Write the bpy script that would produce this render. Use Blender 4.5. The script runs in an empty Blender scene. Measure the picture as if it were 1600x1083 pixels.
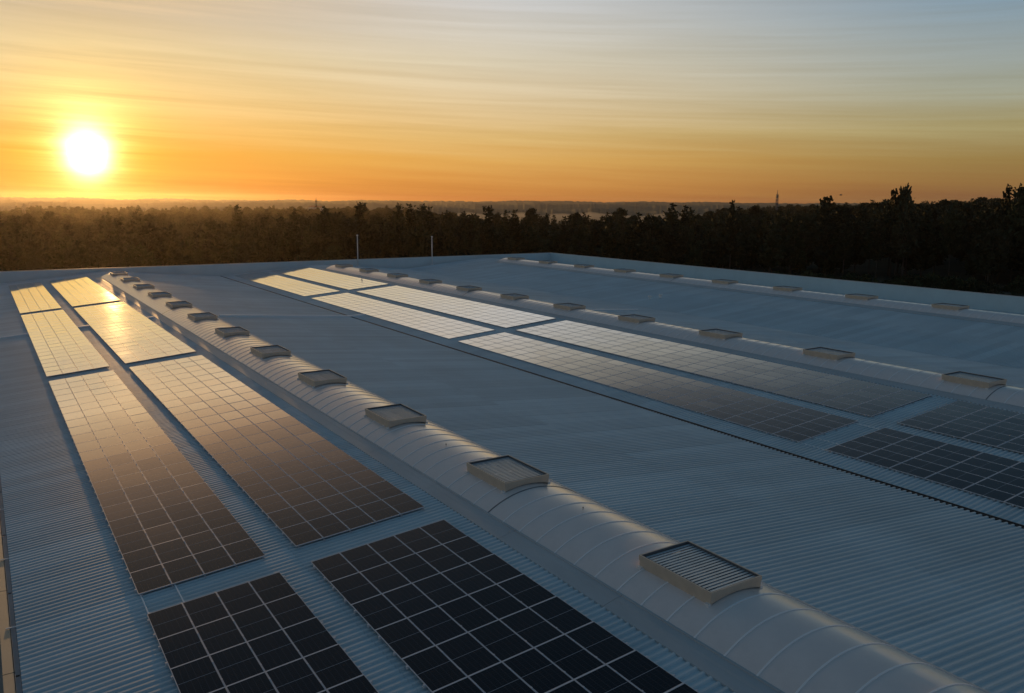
import bpy, math, random
from mathutils import Vector, Matrix, noise

random.seed(7)
R = math.radians
SC = bpy.context.scene
COL = SC.collection
PI = math.pi

# ------------------------------------------------------------------ camera
CAM_Z = 24.5                     # metres above the ground
FOCAL_PX = 1289.0                # for a picture 1600 px wide
YAW, PITCH, ROLL = 0.5739, 0.1738, 0.0061
right = Vector((math.cos(YAW), -math.sin(YAW), 0))
fwd = Vector((math.sin(YAW) * math.cos(PITCH), math.cos(YAW) * math.cos(PITCH), -math.sin(PITCH)))
up = Vector((math.sin(YAW) * math.sin(PITCH), math.cos(YAW) * math.sin(PITCH), math.cos(PITCH)))
cr, sr = math.cos(ROLL), math.sin(ROLL)
r2, u2 = right * cr + up * sr, up * cr - right * sr
cd = bpy.data.cameras.new('camera')
cam = bpy.data.objects.new('camera', cd)
COL.objects.link(cam)
cam.matrix_world = Matrix(((r2.x, u2.x, -fwd.x, 0), (r2.y, u2.y, -fwd.y, 0), (r2.z, u2.z, -fwd.z, CAM_Z), (0, 0, 0, 1)))
cd.sensor_fit = 'HORIZONTAL'
cd.sensor_width = 36
cd.lens = FOCAL_PX / 1600 * 36
cd.clip_start, cd.clip_end = 0.5, 40000
SC.camera = cam

# ------------------------------------------------------------------ sun and sky
SUN_EL, SUN_AZ = R(2.55), R(6.15)     # azimuth measured from +Y towards +X
SUN = Vector((math.sin(SUN_AZ) * math.cos(SUN_EL), math.cos(SUN_AZ) * math.cos(SUN_EL), math.sin(SUN_EL)))
SUN_STRENGTH, SUN_COLOR = 1.8, (1.0, 0.55, 0.20)
ld = bpy.data.lights.new('sun', 'SUN')
ld.energy, ld.color, ld.angle = SUN_STRENGTH, SUN_COLOR, R(0.6)
sun = bpy.data.objects.new('sun', ld)
sun.rotation_mode = 'QUATERNION'
sun.rotation_quaternion = SUN.to_track_quat('Z', 'Y')
sun.location = (0, 0, 80)
COL.objects.link(sun)

HAZE_DENSITY, HAZE_COLOR, HAZE_ANISO = 0.000048, (0.95, 0.80, 0.58), 0.80

SC.view_settings.view_transform = 'Standard'
SC.view_settings.look = 'None'
SC.view_settings.exposure = 0
SC.view_settings.gamma = 1
SC.view_settings.use_curve_mapping = False
SC.cycles.max_bounces = 6
SC.cycles.volume_bounces = 0
SC.cycles.transparent_max_bounces = 8


def lin(rgb):
    return tuple(((c / 255 + 0.055) / 1.055) ** 2.4 if c > 10 else c / 255 / 12.92 for c in rgb)


class Nodes:
    def __init__(self, nt):
        self.nt = nt

    def new(self, t, **kw):
        n = self.nt.nodes.new(t)
        for k, v in kw.items():
            setattr(n, k, v)
        return n

    def link(self, a, b):
        self.nt.links.new(a, b)

    def math(self, op, a, b=None, c=None, clamp=False):
        n = self.new('ShaderNodeMath', operation=op, use_clamp=clamp)
        for i, v in enumerate((a, b, c)):
            if v is None:
                continue
            if isinstance(v, (int, float)):
                n.inputs[i].default_value = v
            else:
                self.link(v, n.inputs[i])
        return n.outputs[0]

    def ramp(self, fac, stops, interp='LINEAR'):
        n = self.new('ShaderNodeValToRGB')
        cr_ = n.color_ramp
        cr_.interpolation = interp
        while len(cr_.elements) < len(stops):
            cr_.elements.new(0.5)
        for e, (p, c) in zip(cr_.elements, stops):
            e.position = p
            e.color = (*c, 1)
        self.link(fac, n.inputs[0])
        return n.outputs[0]

    def mix(self, fac, a, b, blend='MIX'):
        n = self.new('ShaderNodeMix', data_type='RGBA', blend_type=blend)
        n.clamp_factor = True
        for s, v in ((n.inputs[0], fac), (n.inputs[6], a), (n.inputs[7], b)):
            if isinstance(v, (int, float)):
                s.default_value = v
            elif isinstance(v, tuple):
                s.default_value = (*v, 1) if len(v) == 3 else v
            else:
                self.link(v, s)
        return n.outputs[2]


def build_world():
    w = bpy.data.worlds.new('World')
    SC.world = w
    w.use_nodes = True
    nt = w.node_tree
    nt.nodes.clear()
    N = Nodes(nt)
    tc = N.new('ShaderNodeTexCoord')
    sep = N.new('ShaderNodeSeparateXYZ')
    N.link(tc.outputs['Generated'], sep.inputs[0])
    x, y, z = sep.outputs
    el = N.math('MULTIPLY', N.math('ARCSINE', z), 180 / PI)
    az = N.math('MULTIPLY', N.math('ARCTAN2', x, y), 180 / PI)
    d = N.math('SUBTRACT', az, math.degrees(SUN_AZ))
    d = N.math('SUBTRACT', d, N.math('MULTIPLY', N.math('ROUND', N.math('DIVIDE', d, 360.0)), 360.0))
    daz = N.math('ABSOLUTE', d)
    # cirrus streaks: noise stretched along the horizon and slightly tilted
    tilt = N.math('ADD', el, N.math('MULTIPLY', az, 0.035))
    cv = N.new('ShaderNodeCombineXYZ')
    N.link(N.math('MULTIPLY', az, 0.035), cv.inputs[0])
    N.link(N.math('MULTIPLY', tilt, 1.35), cv.inputs[1])
    n1 = N.new('ShaderNodeTexNoise')
    n1.inputs['Scale'].default_value = 1.0
    n1.inputs['Detail'].default_value = 8
    n1.inputs['Roughness'].default_value = 0.62
    n1.inputs['Distortion'].default_value = 0.35
    N.link(cv.outputs[0], n1.inputs['Vector'])
    streak = N.math('SUBTRACT', n1.outputs['Fac'], 0.5)
    # elevation shifted a little by the streaks, so colour bands follow the cirrus
    elc = N.math('ADD', el, N.math('MULTIPLY', streak, 2.2))
    t = N.math('DIVIDE', elc, 45.0, clamp=True)

    def stops(rows):
        return [(min(1, e / 45.0), lin(c)) for e, c in rows]
    zen = [(20, (128, 140, 146)), (30, (92, 118, 138)), (45, (74, 104, 130))]
    near = N.ramp(t, stops([(0, (205, 108, 28)), (1.4, (243, 158, 60)), (2.8, (247, 173, 66)), (4.6, (249, 195, 108)), (6.6, (245, 207, 138)),
                            (9, (232, 206, 155)), (11, (212, 190, 156)), (14, (224, 192, 150)), (17.5, (226, 182, 142)), (20.5, (188, 158, 136)), (25, (140, 130, 122)), (31, (92, 102, 112)), (45, (60, 86, 108))]))
    mid = N.ramp(t, stops([(0, (190, 112, 50)), (1.4, (212, 147, 74)), (2.7, (223, 170, 92)), (4.2, (222, 184, 118)), (6.6, (224, 200, 158)),
                           (9, (220, 208, 182)), (12.8, (206, 205, 203)), (16.5, (166, 160, 148)), (20, (118, 118, 120)), (25, (88, 98, 108)), (33, (68, 90, 108)), (45, (60, 86, 108))]))
    far = N.ramp(t, stops([(0, (132, 92, 60)), (1.4, (146, 110, 64)), (2.7, (152, 126, 74)), (4.6, (164, 152, 108)), 
                           (6.8, (160, 163, 146)), (9, (150, 161, 161)), (11.5, (130, 153, 168)), (16, (88, 110, 122)), (23, (60, 80, 96)), (33, (56, 80, 100)), (45, (60, 86, 108))]))
    back = N.ramp(t, stops([(0, (118, 108, 108)), (5, (122, 116, 122)), (12, (104, 118, 134)), (25, (70, 94, 116)), (45, (60, 86, 108))]))

    def rng(v, a, b):
        n = N.new('ShaderNodeMapRange', interpolation_type='SMOOTHSTEP')
        N.link(v, n.inputs[0])
        n.inputs[1].default_value, n.inputs[2].default_value = a, b
        return n.outputs[0]
    c = N.mix(rng(daz, 0, 30), near, mid)
    c = N.mix(rng(daz, 22, 60), c, far)
    c = N.mix(rng(daz, 60, 120), c, back)
    gain = N.math('ADD', 1.0, N.math('MULTIPLY', streak, N.math('MULTIPLY', rng(el, 2.0, 5), 0.46)))
    gc = N.new('ShaderNodeCombineXYZ')
    for i in range(3):
        N.link(gain, gc.inputs[i])
    c = N.mix(1.0, c, gc.outputs[0], 'MULTIPLY')
    # glow round the sun
    dot = N.new('ShaderNodeVectorMath', operation='DOT_PRODUCT')
    N.link(tc.outputs['Generated'], dot.inputs[0])
    dot.inputs[1].default_value = SUN
    ang0 = N.math('MULTIPLY', N.math('ARCCOSINE', N.math('MINIMUM', dot.outputs['Value'], 1.0)), 180 / PI)

    # thin cloud drags the glow upwards a little: distances above the sun count for less
    above = N.math('MAXIMUM', N.math('SUBTRACT', el, math.degrees(SUN_EL)), 0.0)
    ang = N.math('SUBTRACT', ang0, N.math('MULTIPLY', above, 0.28))

    def gauss(width, amp, color):
        g = N.math('MULTIPLY', N.math('EXPONENT', N.math('MULTIPLY', N.math('POWER', N.math('DIVIDE', ang, width), 2.0), -1.0)), amp)
        m = N.new('ShaderNodeVectorMath', operation='SCALE')
        m.inputs[0].default_value = color
        if amp < 1:                     # cirrus breaks up the outer glow
            g = N.math('MULTIPLY', g, N.math('ADD', 1.0, N.math('MULTIPLY', streak, 3.0)))
        N.link(g, m.inputs['Scale'])
        return m.outputs[0]
    for wd, amp, col in ((0.92, 3.4, (1.0, 0.93, 0.78)), (1.7, 0.95, (1.0, 0.84, 0.42)), (3.2, 0.36, (1.0, 0.70, 0.05)), (7.0, 0.04, (1.0, 0.56, 0.12))):
        a = N.new('ShaderNodeVectorMath', operation='ADD')
        N.link(c, a.inputs[0])
        N.link(gauss(wd, amp, col), a.inputs[1])
        c = a.outputs[0]
    bg = N.new('ShaderNodeBackground')
    N.link(c, bg.inputs[0])
    bg.inputs[1].default_value = 0.97
    # a thin share of physical twilight sky
    sk = N.new('ShaderNodeTexSky', sky_type='NISHITA')
    sk.sun_disc = False
    sk.sun_elevation = SUN_EL
    sk.sun_rotation = SUN_AZ
    bg2 = N.new('ShaderNodeBackground')
    N.link(sk.outputs[0], bg2.inputs[0])
    bg2.inputs[1].default_value = 0.002
    add = N.new('ShaderNodeAddShader')
    N.link(bg.outputs[0], add.inputs[0])
    N.link(bg2.outputs[0], add.inputs[1])
    out = N.new('ShaderNodeOutputWorld')
    N.link(add.outputs[0], out.inputs[0])


build_world()


# ------------------------------------------------------------------ materials
def material(name, color, rough=0.5, metal=0.0, ior=1.5, spec=0.5, coat=0.0, var=0.0, scale=1.0, bump=0.0, coord='Object', stretch=(1, 1, 1), dirt=None, rough_var=0.0):
    m = bpy.data.materials.new(name)
    m.use_nodes = True
    N = Nodes(m.node_tree)
    b = m.node_tree.nodes['Principled BSDF']
    b.inputs['Roughness'].default_value = rough
    b.inputs['Metallic'].default_value = metal
    b.inputs['IOR'].default_value = ior
    b.inputs['Base Color'].default_value = (*color, 1)
    b.inputs['Specular IOR Level'].default_value = spec
    b.inputs['Coat Weight'].default_value = coat
    b.inputs['Coat Roughness'].default_value = 0.28
    b.inputs['Coat IOR'].default_value = 1.9
    if var or bump or dirt or rough_var:
        tc = N.new('ShaderNodeTexCoord')
        mp = N.new('ShaderNodeMapping')
        mp.inputs['Scale'].default_value = stretch
        N.link(tc.outputs[coord], mp.inputs[0])
        n = N.new('ShaderNodeTexNoise')
        n.inputs['Scale'].default_value = scale
        n.inputs['Detail'].default_value = 5
        n.inputs['Roughness'].default_value = 0.6
        N.link(mp.outputs[0], n.inputs['Vector'])
        lo = tuple(c * (1 - var) for c in color)
        hi = tuple(min(1, c * (1 + var)) for c in color)
        c = N.ramp(n.outputs['Fac'], [(0.3, lo), (0.7, hi)])
        if dirt:
            n2 = N.new('ShaderNodeTexNoise')
            n2.inputs['Scale'].default_value = scale * 0.23
            n2.inputs['Detail'].default_value = 7
            n2.inputs['Roughness'].default_value = 0.7
            N.link(mp.outputs[0], n2.inputs['Vector'])
            f = N.ramp(n2.outputs['Fac'], [(0.5, (0, 0, 0)), (0.75, (dirt[1],) * 3)])
            c = N.mix(f, c, dirt[0])
        N.link(c, b.inputs['Base Color'])
        if rough_var:
            rr = N.math('ADD', rough - rough_var / 2, N.math('MULTIPLY', n.outputs['Fac'], rough_var))
            N.link(rr, b.inputs['Roughness'])
        if bump:
            bp = N.new('ShaderNodeBump')
            bp.inputs['Strength'].default_value = bump
            bp.inputs['Distance'].default_value = 0.02
            N.link(n.outputs['Fac'], bp.inputs['Height'])
            N.link(bp.outputs[0], b.inputs['Normal'])
    return m


def panel_glass():
    """dark half-cut solar cells printed under smooth glass; uv runs 0..1 over the panel"""
    m = bpy.data.materials.new('solar_glass')
    m.use_nodes = True
    N = Nodes(m.node_tree)
    b = m.node_tree.nodes['Principled BSDF']
    uv = N.new('ShaderNodeUVMap')
    sep = N.new('ShaderNodeSeparateXYZ')
    N.link(uv.outputs[0], sep.inputs[0])
    u, v = sep.outputs[0], sep.outputs[1]

    def line(coord, count, half):
        f = N.math('FRACT', N.math('MULTIPLY', coord, count))
        e = N.math('ABSOLUTE', N.math('SUBTRACT', f, 0.5))
        return N.math('GREATER_THAN', e, 0.5 - half)
    bus = line(u, 54, 0.05)
    gap = N.math('MAXIMUM', line(u, 6, 0.028), line(v, 20, 0.02))
    midd = N.math('LESS_THAN', N.math('ABSOLUTE', N.math('SUBTRACT', v, 0.5)), 0.0055)
    edge = N.math('MAXIMUM', N.math('GREATER_THAN', N.math('ABSOLUTE', N.math('SUBTRACT', u, 0.5)), 0.488),
                  N.math('GREATER_THAN', N.math('ABSOLUTE', N.math('SUBTRACT', v, 0.5)), 0.492))
    oi = N.new('ShaderNodeObjectInfo')
    cell = N.ramp(oi.outputs['Random'], [(0.0, (0.0035, 0.004, 0.007)), (0.5, (0.006, 0.0065, 0.011)), (1.0, (0.009, 0.008, 0.010))])
    c = N.mix(N.math('MULTIPLY', bus, 0.8), cell, (0.034, 0.034, 0.040))
    c = N.mix(gap, c, (0.055, 0.055, 0.062))
    c = N.mix(edge, c, (0.03, 0.03, 0.035))
    c = N.mix(midd, c, (0.30, 0.30, 0.32))
    # thin uneven dust film
    tc = N.new('ShaderNodeTexCoord')
    n = N.new('ShaderNodeTexNoise')
    n.inputs['Scale'].default_value = 0.35
    n.inputs['Detail'].default_value = 6
    geo = N.new('ShaderNodeNewGeometry')
    N.link(geo.outputs['Position'], n.inputs['Vector'])
    m.node_tree.nodes.remove(b)
    df = N.new('ShaderNodeBsdfDiffuse')
    N.link(N.mix(N.math('MULTIPLY', n.outputs['Fac'], 0.008), c, (0.30, 0.27, 0.23)), df.inputs[0])
    gl = N.new('ShaderNodeBsdfGlossy')
    N.link(N.math('ADD', 0.03, N.math('MULTIPLY', n.outputs['Fac'], 0.06)), gl.inputs['Roughness'])
    fr = N.new('ShaderNodeFresnel')
    fr.inputs['IOR'].default_value = 1.34
    f = fr.outputs[0]
    # added sheen: grazing reflection boosted beyond real glass to brighten the distant panels
    f = N.math('ADD', f, N.math('MULTIPLY', N.math('POWER', f, 3.0), 48.0), clamp=True)
    mx = N.new('ShaderNodeMixShader')
    N.link(f, mx.inputs[0])
    N.link(df.outputs[0], mx.inputs[1])
    N.link(gl.outputs[0], mx.inputs[2])
    N.link(mx.outputs[0], m.node_tree.nodes['Material Output'].inputs[0])
    return m


M = {}
M['roof'] = material('roof_sheet', (0.53, 0.625, 0.65), 0.5, 0.0, 1.5, spec=0.35, var=0.07, scale=0.25, dirt=((0.40, 0.46, 0.47), 0.5), stretch=(1, 0.35, 1), rough_var=0.12)
def roof_sheets(m):
    """each sheet a shade of its own, end laps and thin run-off streaks down the slope"""
    N = Nodes(m.node_tree)
    b = m.node_tree.nodes['Principled BSDF']
    src = b.inputs['Base Color'].links[0].from_socket
    tc = N.new('ShaderNodeTexCoord')
    sp = N.new('ShaderNodeSeparateXYZ')
    N.link(tc.outputs['Object'], sp.inputs[0])
    i = N.math('FLOOR', N.math('DIVIDE', N.math('ADD', sp.outputs[1], 16.05), 1.088))
    j = N.math('FLOOR', N.math('DIVIDE', N.math('ADD', sp.outputs[0], 0.4), 9.05))
    cv = N.new('ShaderNodeCombineXYZ')
    N.link(i, cv.inputs[0]); N.link(j, cv.inputs[1])
    wn = N.new('ShaderNodeTexWhiteNoise', noise_dimensions='2D')
    N.link(cv.outputs[0], wn.inputs['Vector'])
    f = N.math('ADD', 0.93, N.math('MULTIPLY', wn.outputs['Value'], 0.14))
    lap = N.math('FRACT', N.math('DIVIDE', N.math('ADD', sp.outputs[0], 0.4), 9.05))
    lap = N.math('LESS_THAN', lap, 0.004)
    f = N.math('MULTIPLY', f, N.math('SUBTRACT', 1.0, N.math('MULTIPLY', lap, 0.10)))
    mp = N.new('ShaderNodeMapping')
    mp.inputs['Scale'].default_value = (0.12, 2.2, 1)
    N.link(tc.outputs['Object'], mp.inputs[0])
    n = N.new('ShaderNodeTexNoise')
    n.inputs['Scale'].default_value = 1.0
    n.inputs['Detail'].default_value = 4
    N.link(mp.outputs[0], n.inputs['Vector'])
    f = N.math('MULTIPLY', f, N.math('ADD', 0.92, N.math('MULTIPLY', n.outputs['Fac'], 0.15)))
    g = N.new('ShaderNodeCombineXYZ')
    for k in range(3):
        N.link(f, g.inputs[k])
    N.link(N.mix(1.0, src, g.outputs[0], 'MULTIPLY'), b.inputs['Base Color'])


roof_sheets(M['roof'])
M['parapet'] = material('parapet_sheet', (0.56, 0.70, 0.73), 0.55, spec=0.25, var=0.05, scale=0.4)
M['coping'] = material('coping_metal', (0.60, 0.60, 0.58), 0.6, spec=0.3, var=0.05, scale=0.6)
M['tan'] = material('tan_cladding', (0.50, 0.38, 0.26), 0.5, var=0.08, scale=0.8)
M['gutter'] = material('gutter_metal', (0.42, 0.47, 0.50), 0.45, var=0.1, scale=1.2)
M['dark'] = material('dark_gutter', (0.02, 0.022, 0.024), 0.7)
M['alu'] = material('anodised_aluminium', (0.62, 0.62, 0.64), 0.5, 0.0, spec=0.3, var=0.05, scale=3)
M['alu_dull'] = material('rail_aluminium', (0.46, 0.47, 0.49), 0.45, 0.3)
M['glass'] = panel_glass()
M['vault'] = material('opal_polycarbonate', (0.78, 0.70, 0.65), 0.5, 0.0, 1.5, spec=0.0, var=0.06, scale=0.7, rough_var=0.12, dirt=((0.42, 0.40, 0.38), 0.5))
def opal(m):
    N = Nodes(m.node_tree)
    b = m.node_tree.nodes['Principled BSDF']
    gl = N.new('ShaderNodeBsdfGlossy')
    gl.inputs['Roughness'].default_value = 0.28
    fr = N.new('ShaderNodeFresnel')
    fr.inputs['IOR'].default_value = 1.5
    f = fr.outputs[0]
    f = N.math('ADD', N.math('MULTIPLY', f, 1.2), N.math('MULTIPLY', N.math('MULTIPLY', f, f), 4.0), clamp=True)
    mx = N.new('ShaderNodeMixShader')
    N.link(f, mx.inputs[0])
    N.link(b.outputs[0], mx.inputs[1])
    N.link(gl.outputs[0], mx.inputs[2])
    N.link(mx.outputs[0], m.node_tree.nodes['Material Output'].inputs[0])


opal(M['vault'])
M['rib'] = material('rib_profile', (0.90, 0.88, 0.86), 0.4)
M['joint'] = material('joint_profile', (0.16, 0.16, 0.16), 0.5)
M['flash'] = material('curb_flashing', (0.42, 0.46, 0.47), 0.5, var=0.1, scale=0.8, stretch=(1, 0.3, 1))
M['vent'] = material('beige_vent_paint', (0.60, 0.49, 0.37), 0.45, var=0.08, scale=2.5)
M['vent_in'] = material('vent_inner_shade', (0.12, 0.125, 0.13), 0.6)  # dark colour carries the shadow inside the vent rim and under the slats
M['slat'] = material('louvre_slat', (0.46, 0.53, 0.56), 0.35, 0.2, var=0.08, scale=2)
M['white'] = material('white_paint', (0.75, 0.74, 0.71), 0.45)
M['wall'] = material('wall_cladding', (0.42, 0.42, 0.40), 0.6, var=0.06, scale=0.3)
M['conduit'] = material('grey_conduit', (0.90, 0.90, 0.90), 0.4)
M['trunk'] = material('bark', (0.10, 0.07, 0.05), 0.9, var=0.3, scale=1.5)
M['steel'] = material('mast_steel', (0.16, 0.15, 0.14), 0.6)
M['house'] = material('pale_render', (0.70, 0.66, 0.58), 0.7)
M['tile'] = material('clay_tile', (0.30, 0.14, 0.08), 0.8)
M['pane'] = material('window_pane', (0.03, 0.04, 0.05), 0.1)


def foliage_mat(name, c):
    m = bpy.data.materials.new(name)
    m.use_nodes = True
    N = Nodes(m.node_tree)
    b = m.node_tree.nodes['Principled BSDF']
    geo = N.new('ShaderNodeNewGeometry')
    n = N.new('ShaderNodeTexNoise')
    n.inputs['Scale'].default_value = 0.45
    n.inputs['Detail'].default_value = 3
    N.link(geo.outputs['Position'], n.inputs['Vector'])
    oi = N.new('ShaderNodeObjectInfo')
    f = N.math('ADD', N.math('MULTIPLY', n.outputs['Fac'], 0.75), N.math('MULTIPLY', oi.outputs['Random'], 0.55))
    col = N.ramp(f, [(0.3, tuple(k * 0.5 for k in c)), (0.95, tuple(k * 1.6 for k in c))])
    N.link(col, b.inputs['Base Color'])
    b.inputs['Roughness'].default_value = 0.75
    b.inputs['Specular IOR Level'].default_value = 0.2
    return m


M['leaf_a'] = foliage_mat('pine_needles', (0.034, 0.036, 0.015))
M['leaf_b'] = foliage_mat('eucalyptus_leaves', (0.042, 0.041, 0.020))
M['leaf_c'] = foliage_mat('scrub_leaves', (0.038, 0.045, 0.017))
M['ground'] = material('heath_soil', (0.085, 0.070, 0.040), 0.95, var=0.45, scale=0.05, coord='Object', dirt=((0.045, 0.055, 0.025), 0.8))
M['yard'] = material('yard_concrete', (0.30, 0.28, 0.25), 0.85, var=0.1, scale=0.2)


# ------------------------------------------------------------------ helpers
def tag(o, label=None, cat=None, group=None, kind=None):
    for k, v in (('label', label), ('category', cat), ('group', group), ('kind', kind)):
        if v:
            o[k] = v
    return o


def link(name, data, parent=None, loc=None, rot=None):
    o = bpy.data.objects.new(name, data)
    COL.objects.link(o)
    if parent is not None:
        o.parent = parent
    if loc is not None:
        o.location = loc
    if rot is not None:
        o.rotation_euler = rot
    return o


def empty(name, loc=(0, 0, 0), rot=(0, 0, 0)):
    o = link(name, None, None, loc, rot)
    o.empty_display_size = 0.3
    return o


class MB:
    """collects faces, then makes one mesh"""
    def __init__(self):
        self.v, self.f, self.m, self.uv = [], [], [], {}

    def vert(self, p):
        self.v.append(tuple(p))
        return len(self.v) - 1

    def face(self, idx, mat=0, uv=None):
        if uv:
            self.uv[len(self.f)] = uv
        self.f.append(tuple(idx))
        self.m.append(mat)

    def quad(self, a, b, c, d, mat=0, uv=None):
        i = len(self.v)
        self.v += [tuple(a), tuple(b), tuple(c), tuple(d)]
        self.face((i, i + 1, i + 2, i + 3), mat, uv)

    def box(self, x0, y0, z0, x1, y1, z1, mat=0):
        i = len(self.v)
        self.v += [(x0, y0, z0), (x1, y0, z0), (x1, y1, z0), (x0, y1, z0), (x0, y0, z1), (x1, y0, z1), (x1, y1, z1), (x0, y1, z1)]
        for q in ((3, 2, 1, 0), (4, 5, 6, 7), (0, 1, 5, 4), (1, 2, 6, 5), (2, 3, 7, 6), (3, 0, 4, 7)):
            self.face([i + k for k in q], mat)

    def prism(self, prof, ya, yb, mat=0, caps=True):
        """profile of (x, z) points swept along y"""
        i, n = len(self.v), len(prof)
        for y in (ya, yb):
            self.v += [(x, y, z) for x, z in prof]
        for k in range(n):
            a, b = i + k, i + (k + 1) % n
            self.face((a, b, b + n, a + n), mat)
        if caps:
            self.face([i + k for k in range(n)][::-1], mat)
            self.face([i + n + k for k in range(n)], mat)

    def tube(self, pts, rad, n=6, mat=0, cap=True):
        pts = [Vector(p) for p in pts]
        rad = rad if isinstance(rad, (list, tuple)) else [rad] * len(pts)
        base = len(self.v)
        for k, p in enumerate(pts):
            t = (pts[min(k + 1, len(pts) - 1)] - pts[max(k - 1, 0)]).normalized()
            a = t.orthogonal().normalized()
            b = t.cross(a)
            for j in range(n):
                w = 2 * PI * j / n
                self.v.append(tuple(p + (a * math.cos(w) + b * math.sin(w)) * rad[k]))
        for k in range(len(pts) - 1):
            for j in range(n):
                q = base + k * n
                self.face((q + j, q + (j + 1) % n, q + n + (j + 1) % n, q + n + j), mat)
        if cap:
            self.face([base + j for j in range(n)][::-1], mat)
            self.face([base + (len(pts) - 1) * n + j for j in range(n)], mat)

    def lathe(self, prof, n=14, mat=0, c=(0, 0, 0)):
        """profile of (radius, z) turned about z"""
        base = len(self.v)
        for rr, z in prof:
            for j in range(n):
                w = 2 * PI * j / n
                self.v.append((c[0] + rr * math.cos(w), c[1] + rr * math.sin(w), c[2] + z))
        for k in range(len(prof) - 1):
            for j in range(n):
                q = base + k * n
                self.face((q + j, q + (j + 1) % n, q + n + (j + 1) % n, q + n + j), mat)

    def mesh(self, name, mats, smooth=False):
        me = bpy.data.meshes.new(name)
        me.from_pydata(self.v, [], self.f)
        for m in mats:
            me.materials.append(m)
        if len(mats) > 1:
            me.polygons.foreach_set('material_index', self.m)
        if self.uv:
            lay = me.uv_layers.new(name='UVMap')
            for fi, uv in self.uv.items():
                p = me.polygons[fi]
                for k, li in enumerate(p.loop_indices):
                    lay.data[li].uv = uv[k]
        if smooth:
            me.polygons.foreach_set('use_smooth', [True] * len(self.f))
        me.update()
        return me

    def obj(self, name, mats, parent=None, smooth=False, loc=None, rot=None):
        mats = mats if isinstance(mats, (list, tuple)) else [mats]
        return link(name, self.mesh(name, mats, smooth), parent, loc, rot)


def nz(x, y=0.0, z=0.0):
    return noise.noise(Vector((x, y, z)))


def smooth(a, b, t):
    t = max(0.0, min(1.0, (t - a) / (b - a)))
    return t * t * (3 - 2 * t)


def in_frame(p, margin=0.02):
    q = Vector(p) - Vector((0, 0, CAM_Z))
    F = q.dot(fwd)
    if F < 0.5:
        return False
    a, b = q.dot(r2) / F * FOCAL_PX / 800, q.dot(u2) / F * FOCAL_PX / 541.5
    return abs(a) < 1 + margin and abs(b) < 1 + margin


# ------------------------------------------------------------------ roof geometry (heights above the ground)
C1, C2, C3 = 17.90, 54.17, 90.40           # ridges
V1, V2 = 36.06, 72.25                       # valleys
Z1, Z2, Z3 = CAM_Z - 11.77, CAM_Z - 11.86, CAM_Z - 11.74
SLOPE = 0.0856
Y_NEAR, Y_FAR = -16.0, 152.2
X_LEFT, X_RIGHT = -0.02, 108.5
SKIN = -0.04                                # roof skin below the nominal plane


def roof_z(x):
    for c, z in ((C1, Z1), (C2, Z2), (C3, Z3)):
        if abs(x - c) <= 18.3:
            return z - SLOPE * abs(x - c)
    return Z3 - SLOPE * abs(x - C3)


# ------------------------------------------------------------------ terrain
def terrain(x, y):
    r = math.hypot(x, y)
    az = math.degrees(math.atan2(x, y))
    h = 0.0
    h += 10 * smooth(40, 66, az) * smooth(265, 520, r) * smooth(140, 100, az) if az > 40 else 0
    if r > 700:
        h += 3 * smooth(700, 1500, r) * nz(x / 400, y / 400, 3)
        for r0, wd, top, amp, tree, sd in ((1500, 200, 12.5, 9, 3.2, 0), (2400, 300, 16, 9, 4.0, 11.3), (3600, 400, 20, 11, 5.0, 23.7), (5000, 450, 27, 12, 7.0, 41.9)):
            e = nz(az / 3.1 + sd, 1.7) * 0.7 + nz(az / 0.9 + sd, 5.1) * 0.25
            g = math.exp(-((r - r0) / wd) ** 2)
            h = max(h, g * (top + amp * e + tree * (nz(az / 0.17 + sd, 9.3) * 0.6 + 0.4 * nz(az / 0.07, sd))))
    return h


def build_ground():
    mb = MB()
    azs = [-180 + 4 * k for k in range(44)] + [-4 + 0.12 * k for k in range(int(76 / 0.12))] + [72 + 4 * k for k in range(28)]
    rs = [0.001, 120, 200, 260, 300, 340, 400, 470, 560, 680, 820, 1000, 1150, 1280, 1360, 1420, 1470, 1520, 1580, 1680, 1850, 2000, 2150, 2250, 2330, 2390, 2450, 2550,
          2750, 2950, 3150, 3350, 3480, 3580, 3680, 3850, 4150, 4450, 4700, 4880, 4980, 5080, 5250, 5500]
    n = len(azs)
    for r in rs:
        for a in azs:
            x, y = r * math.sin(R(a)), r * math.cos(R(a))
            mb.v.append((x, y, terrain(x, y)))
    for i in range(len(rs) - 1):
        for j in range(n):
            k = (j + 1) % n
            mb.face((i * n + j, i * n + k, (i + 1) * n + k, (i + 1) * n + j))
    o = mb.obj('ground', M['ground'])
    tag(o, kind='structure')
    y = MB()
    y.quad((-30, -40, 0.02), (X_RIGHT + 26, -40, 0.02), (X_RIGHT + 26, Y_FAR + 16, 0.02), (-30, Y_FAR + 16, 0.02))
    tag(y.obj('yard', M['yard']), kind='structure')


build_ground()


# ------------------------------------------------------------------ the warehouse
def corrugated(x0, x1, ya, yb):
    """trapezoid ribs running across the ridge, one long strip per facet"""
    mb = MB()
    pitch, h = 0.272, 0.058
    n = int((yb - ya) / pitch)
    z0, z1 = roof_z(x0 + 1e-4) + SKIN, roof_z(x1 - 1e-4) + SKIN
    cols = []
    for k in range(n):
        y = ya + k * pitch
        lap = 0.006 if k % 4 == 0 else 0.0
        cols += [(y, -h), (y + 0.128, -h), (y + 0.163, lap), (y + 0.237, lap)]
    cols.append((ya + n * pitch, -h))
    for y, dz in cols:
        mb.v.append((x0, y, z0 + dz))
        mb.v.append((x1, y, z1 + dz))
    for k in range(len(cols) - 1):
        a = 2 * k
        mb.face((a, a + 1, a + 3, a + 2))
    return mb


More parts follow.
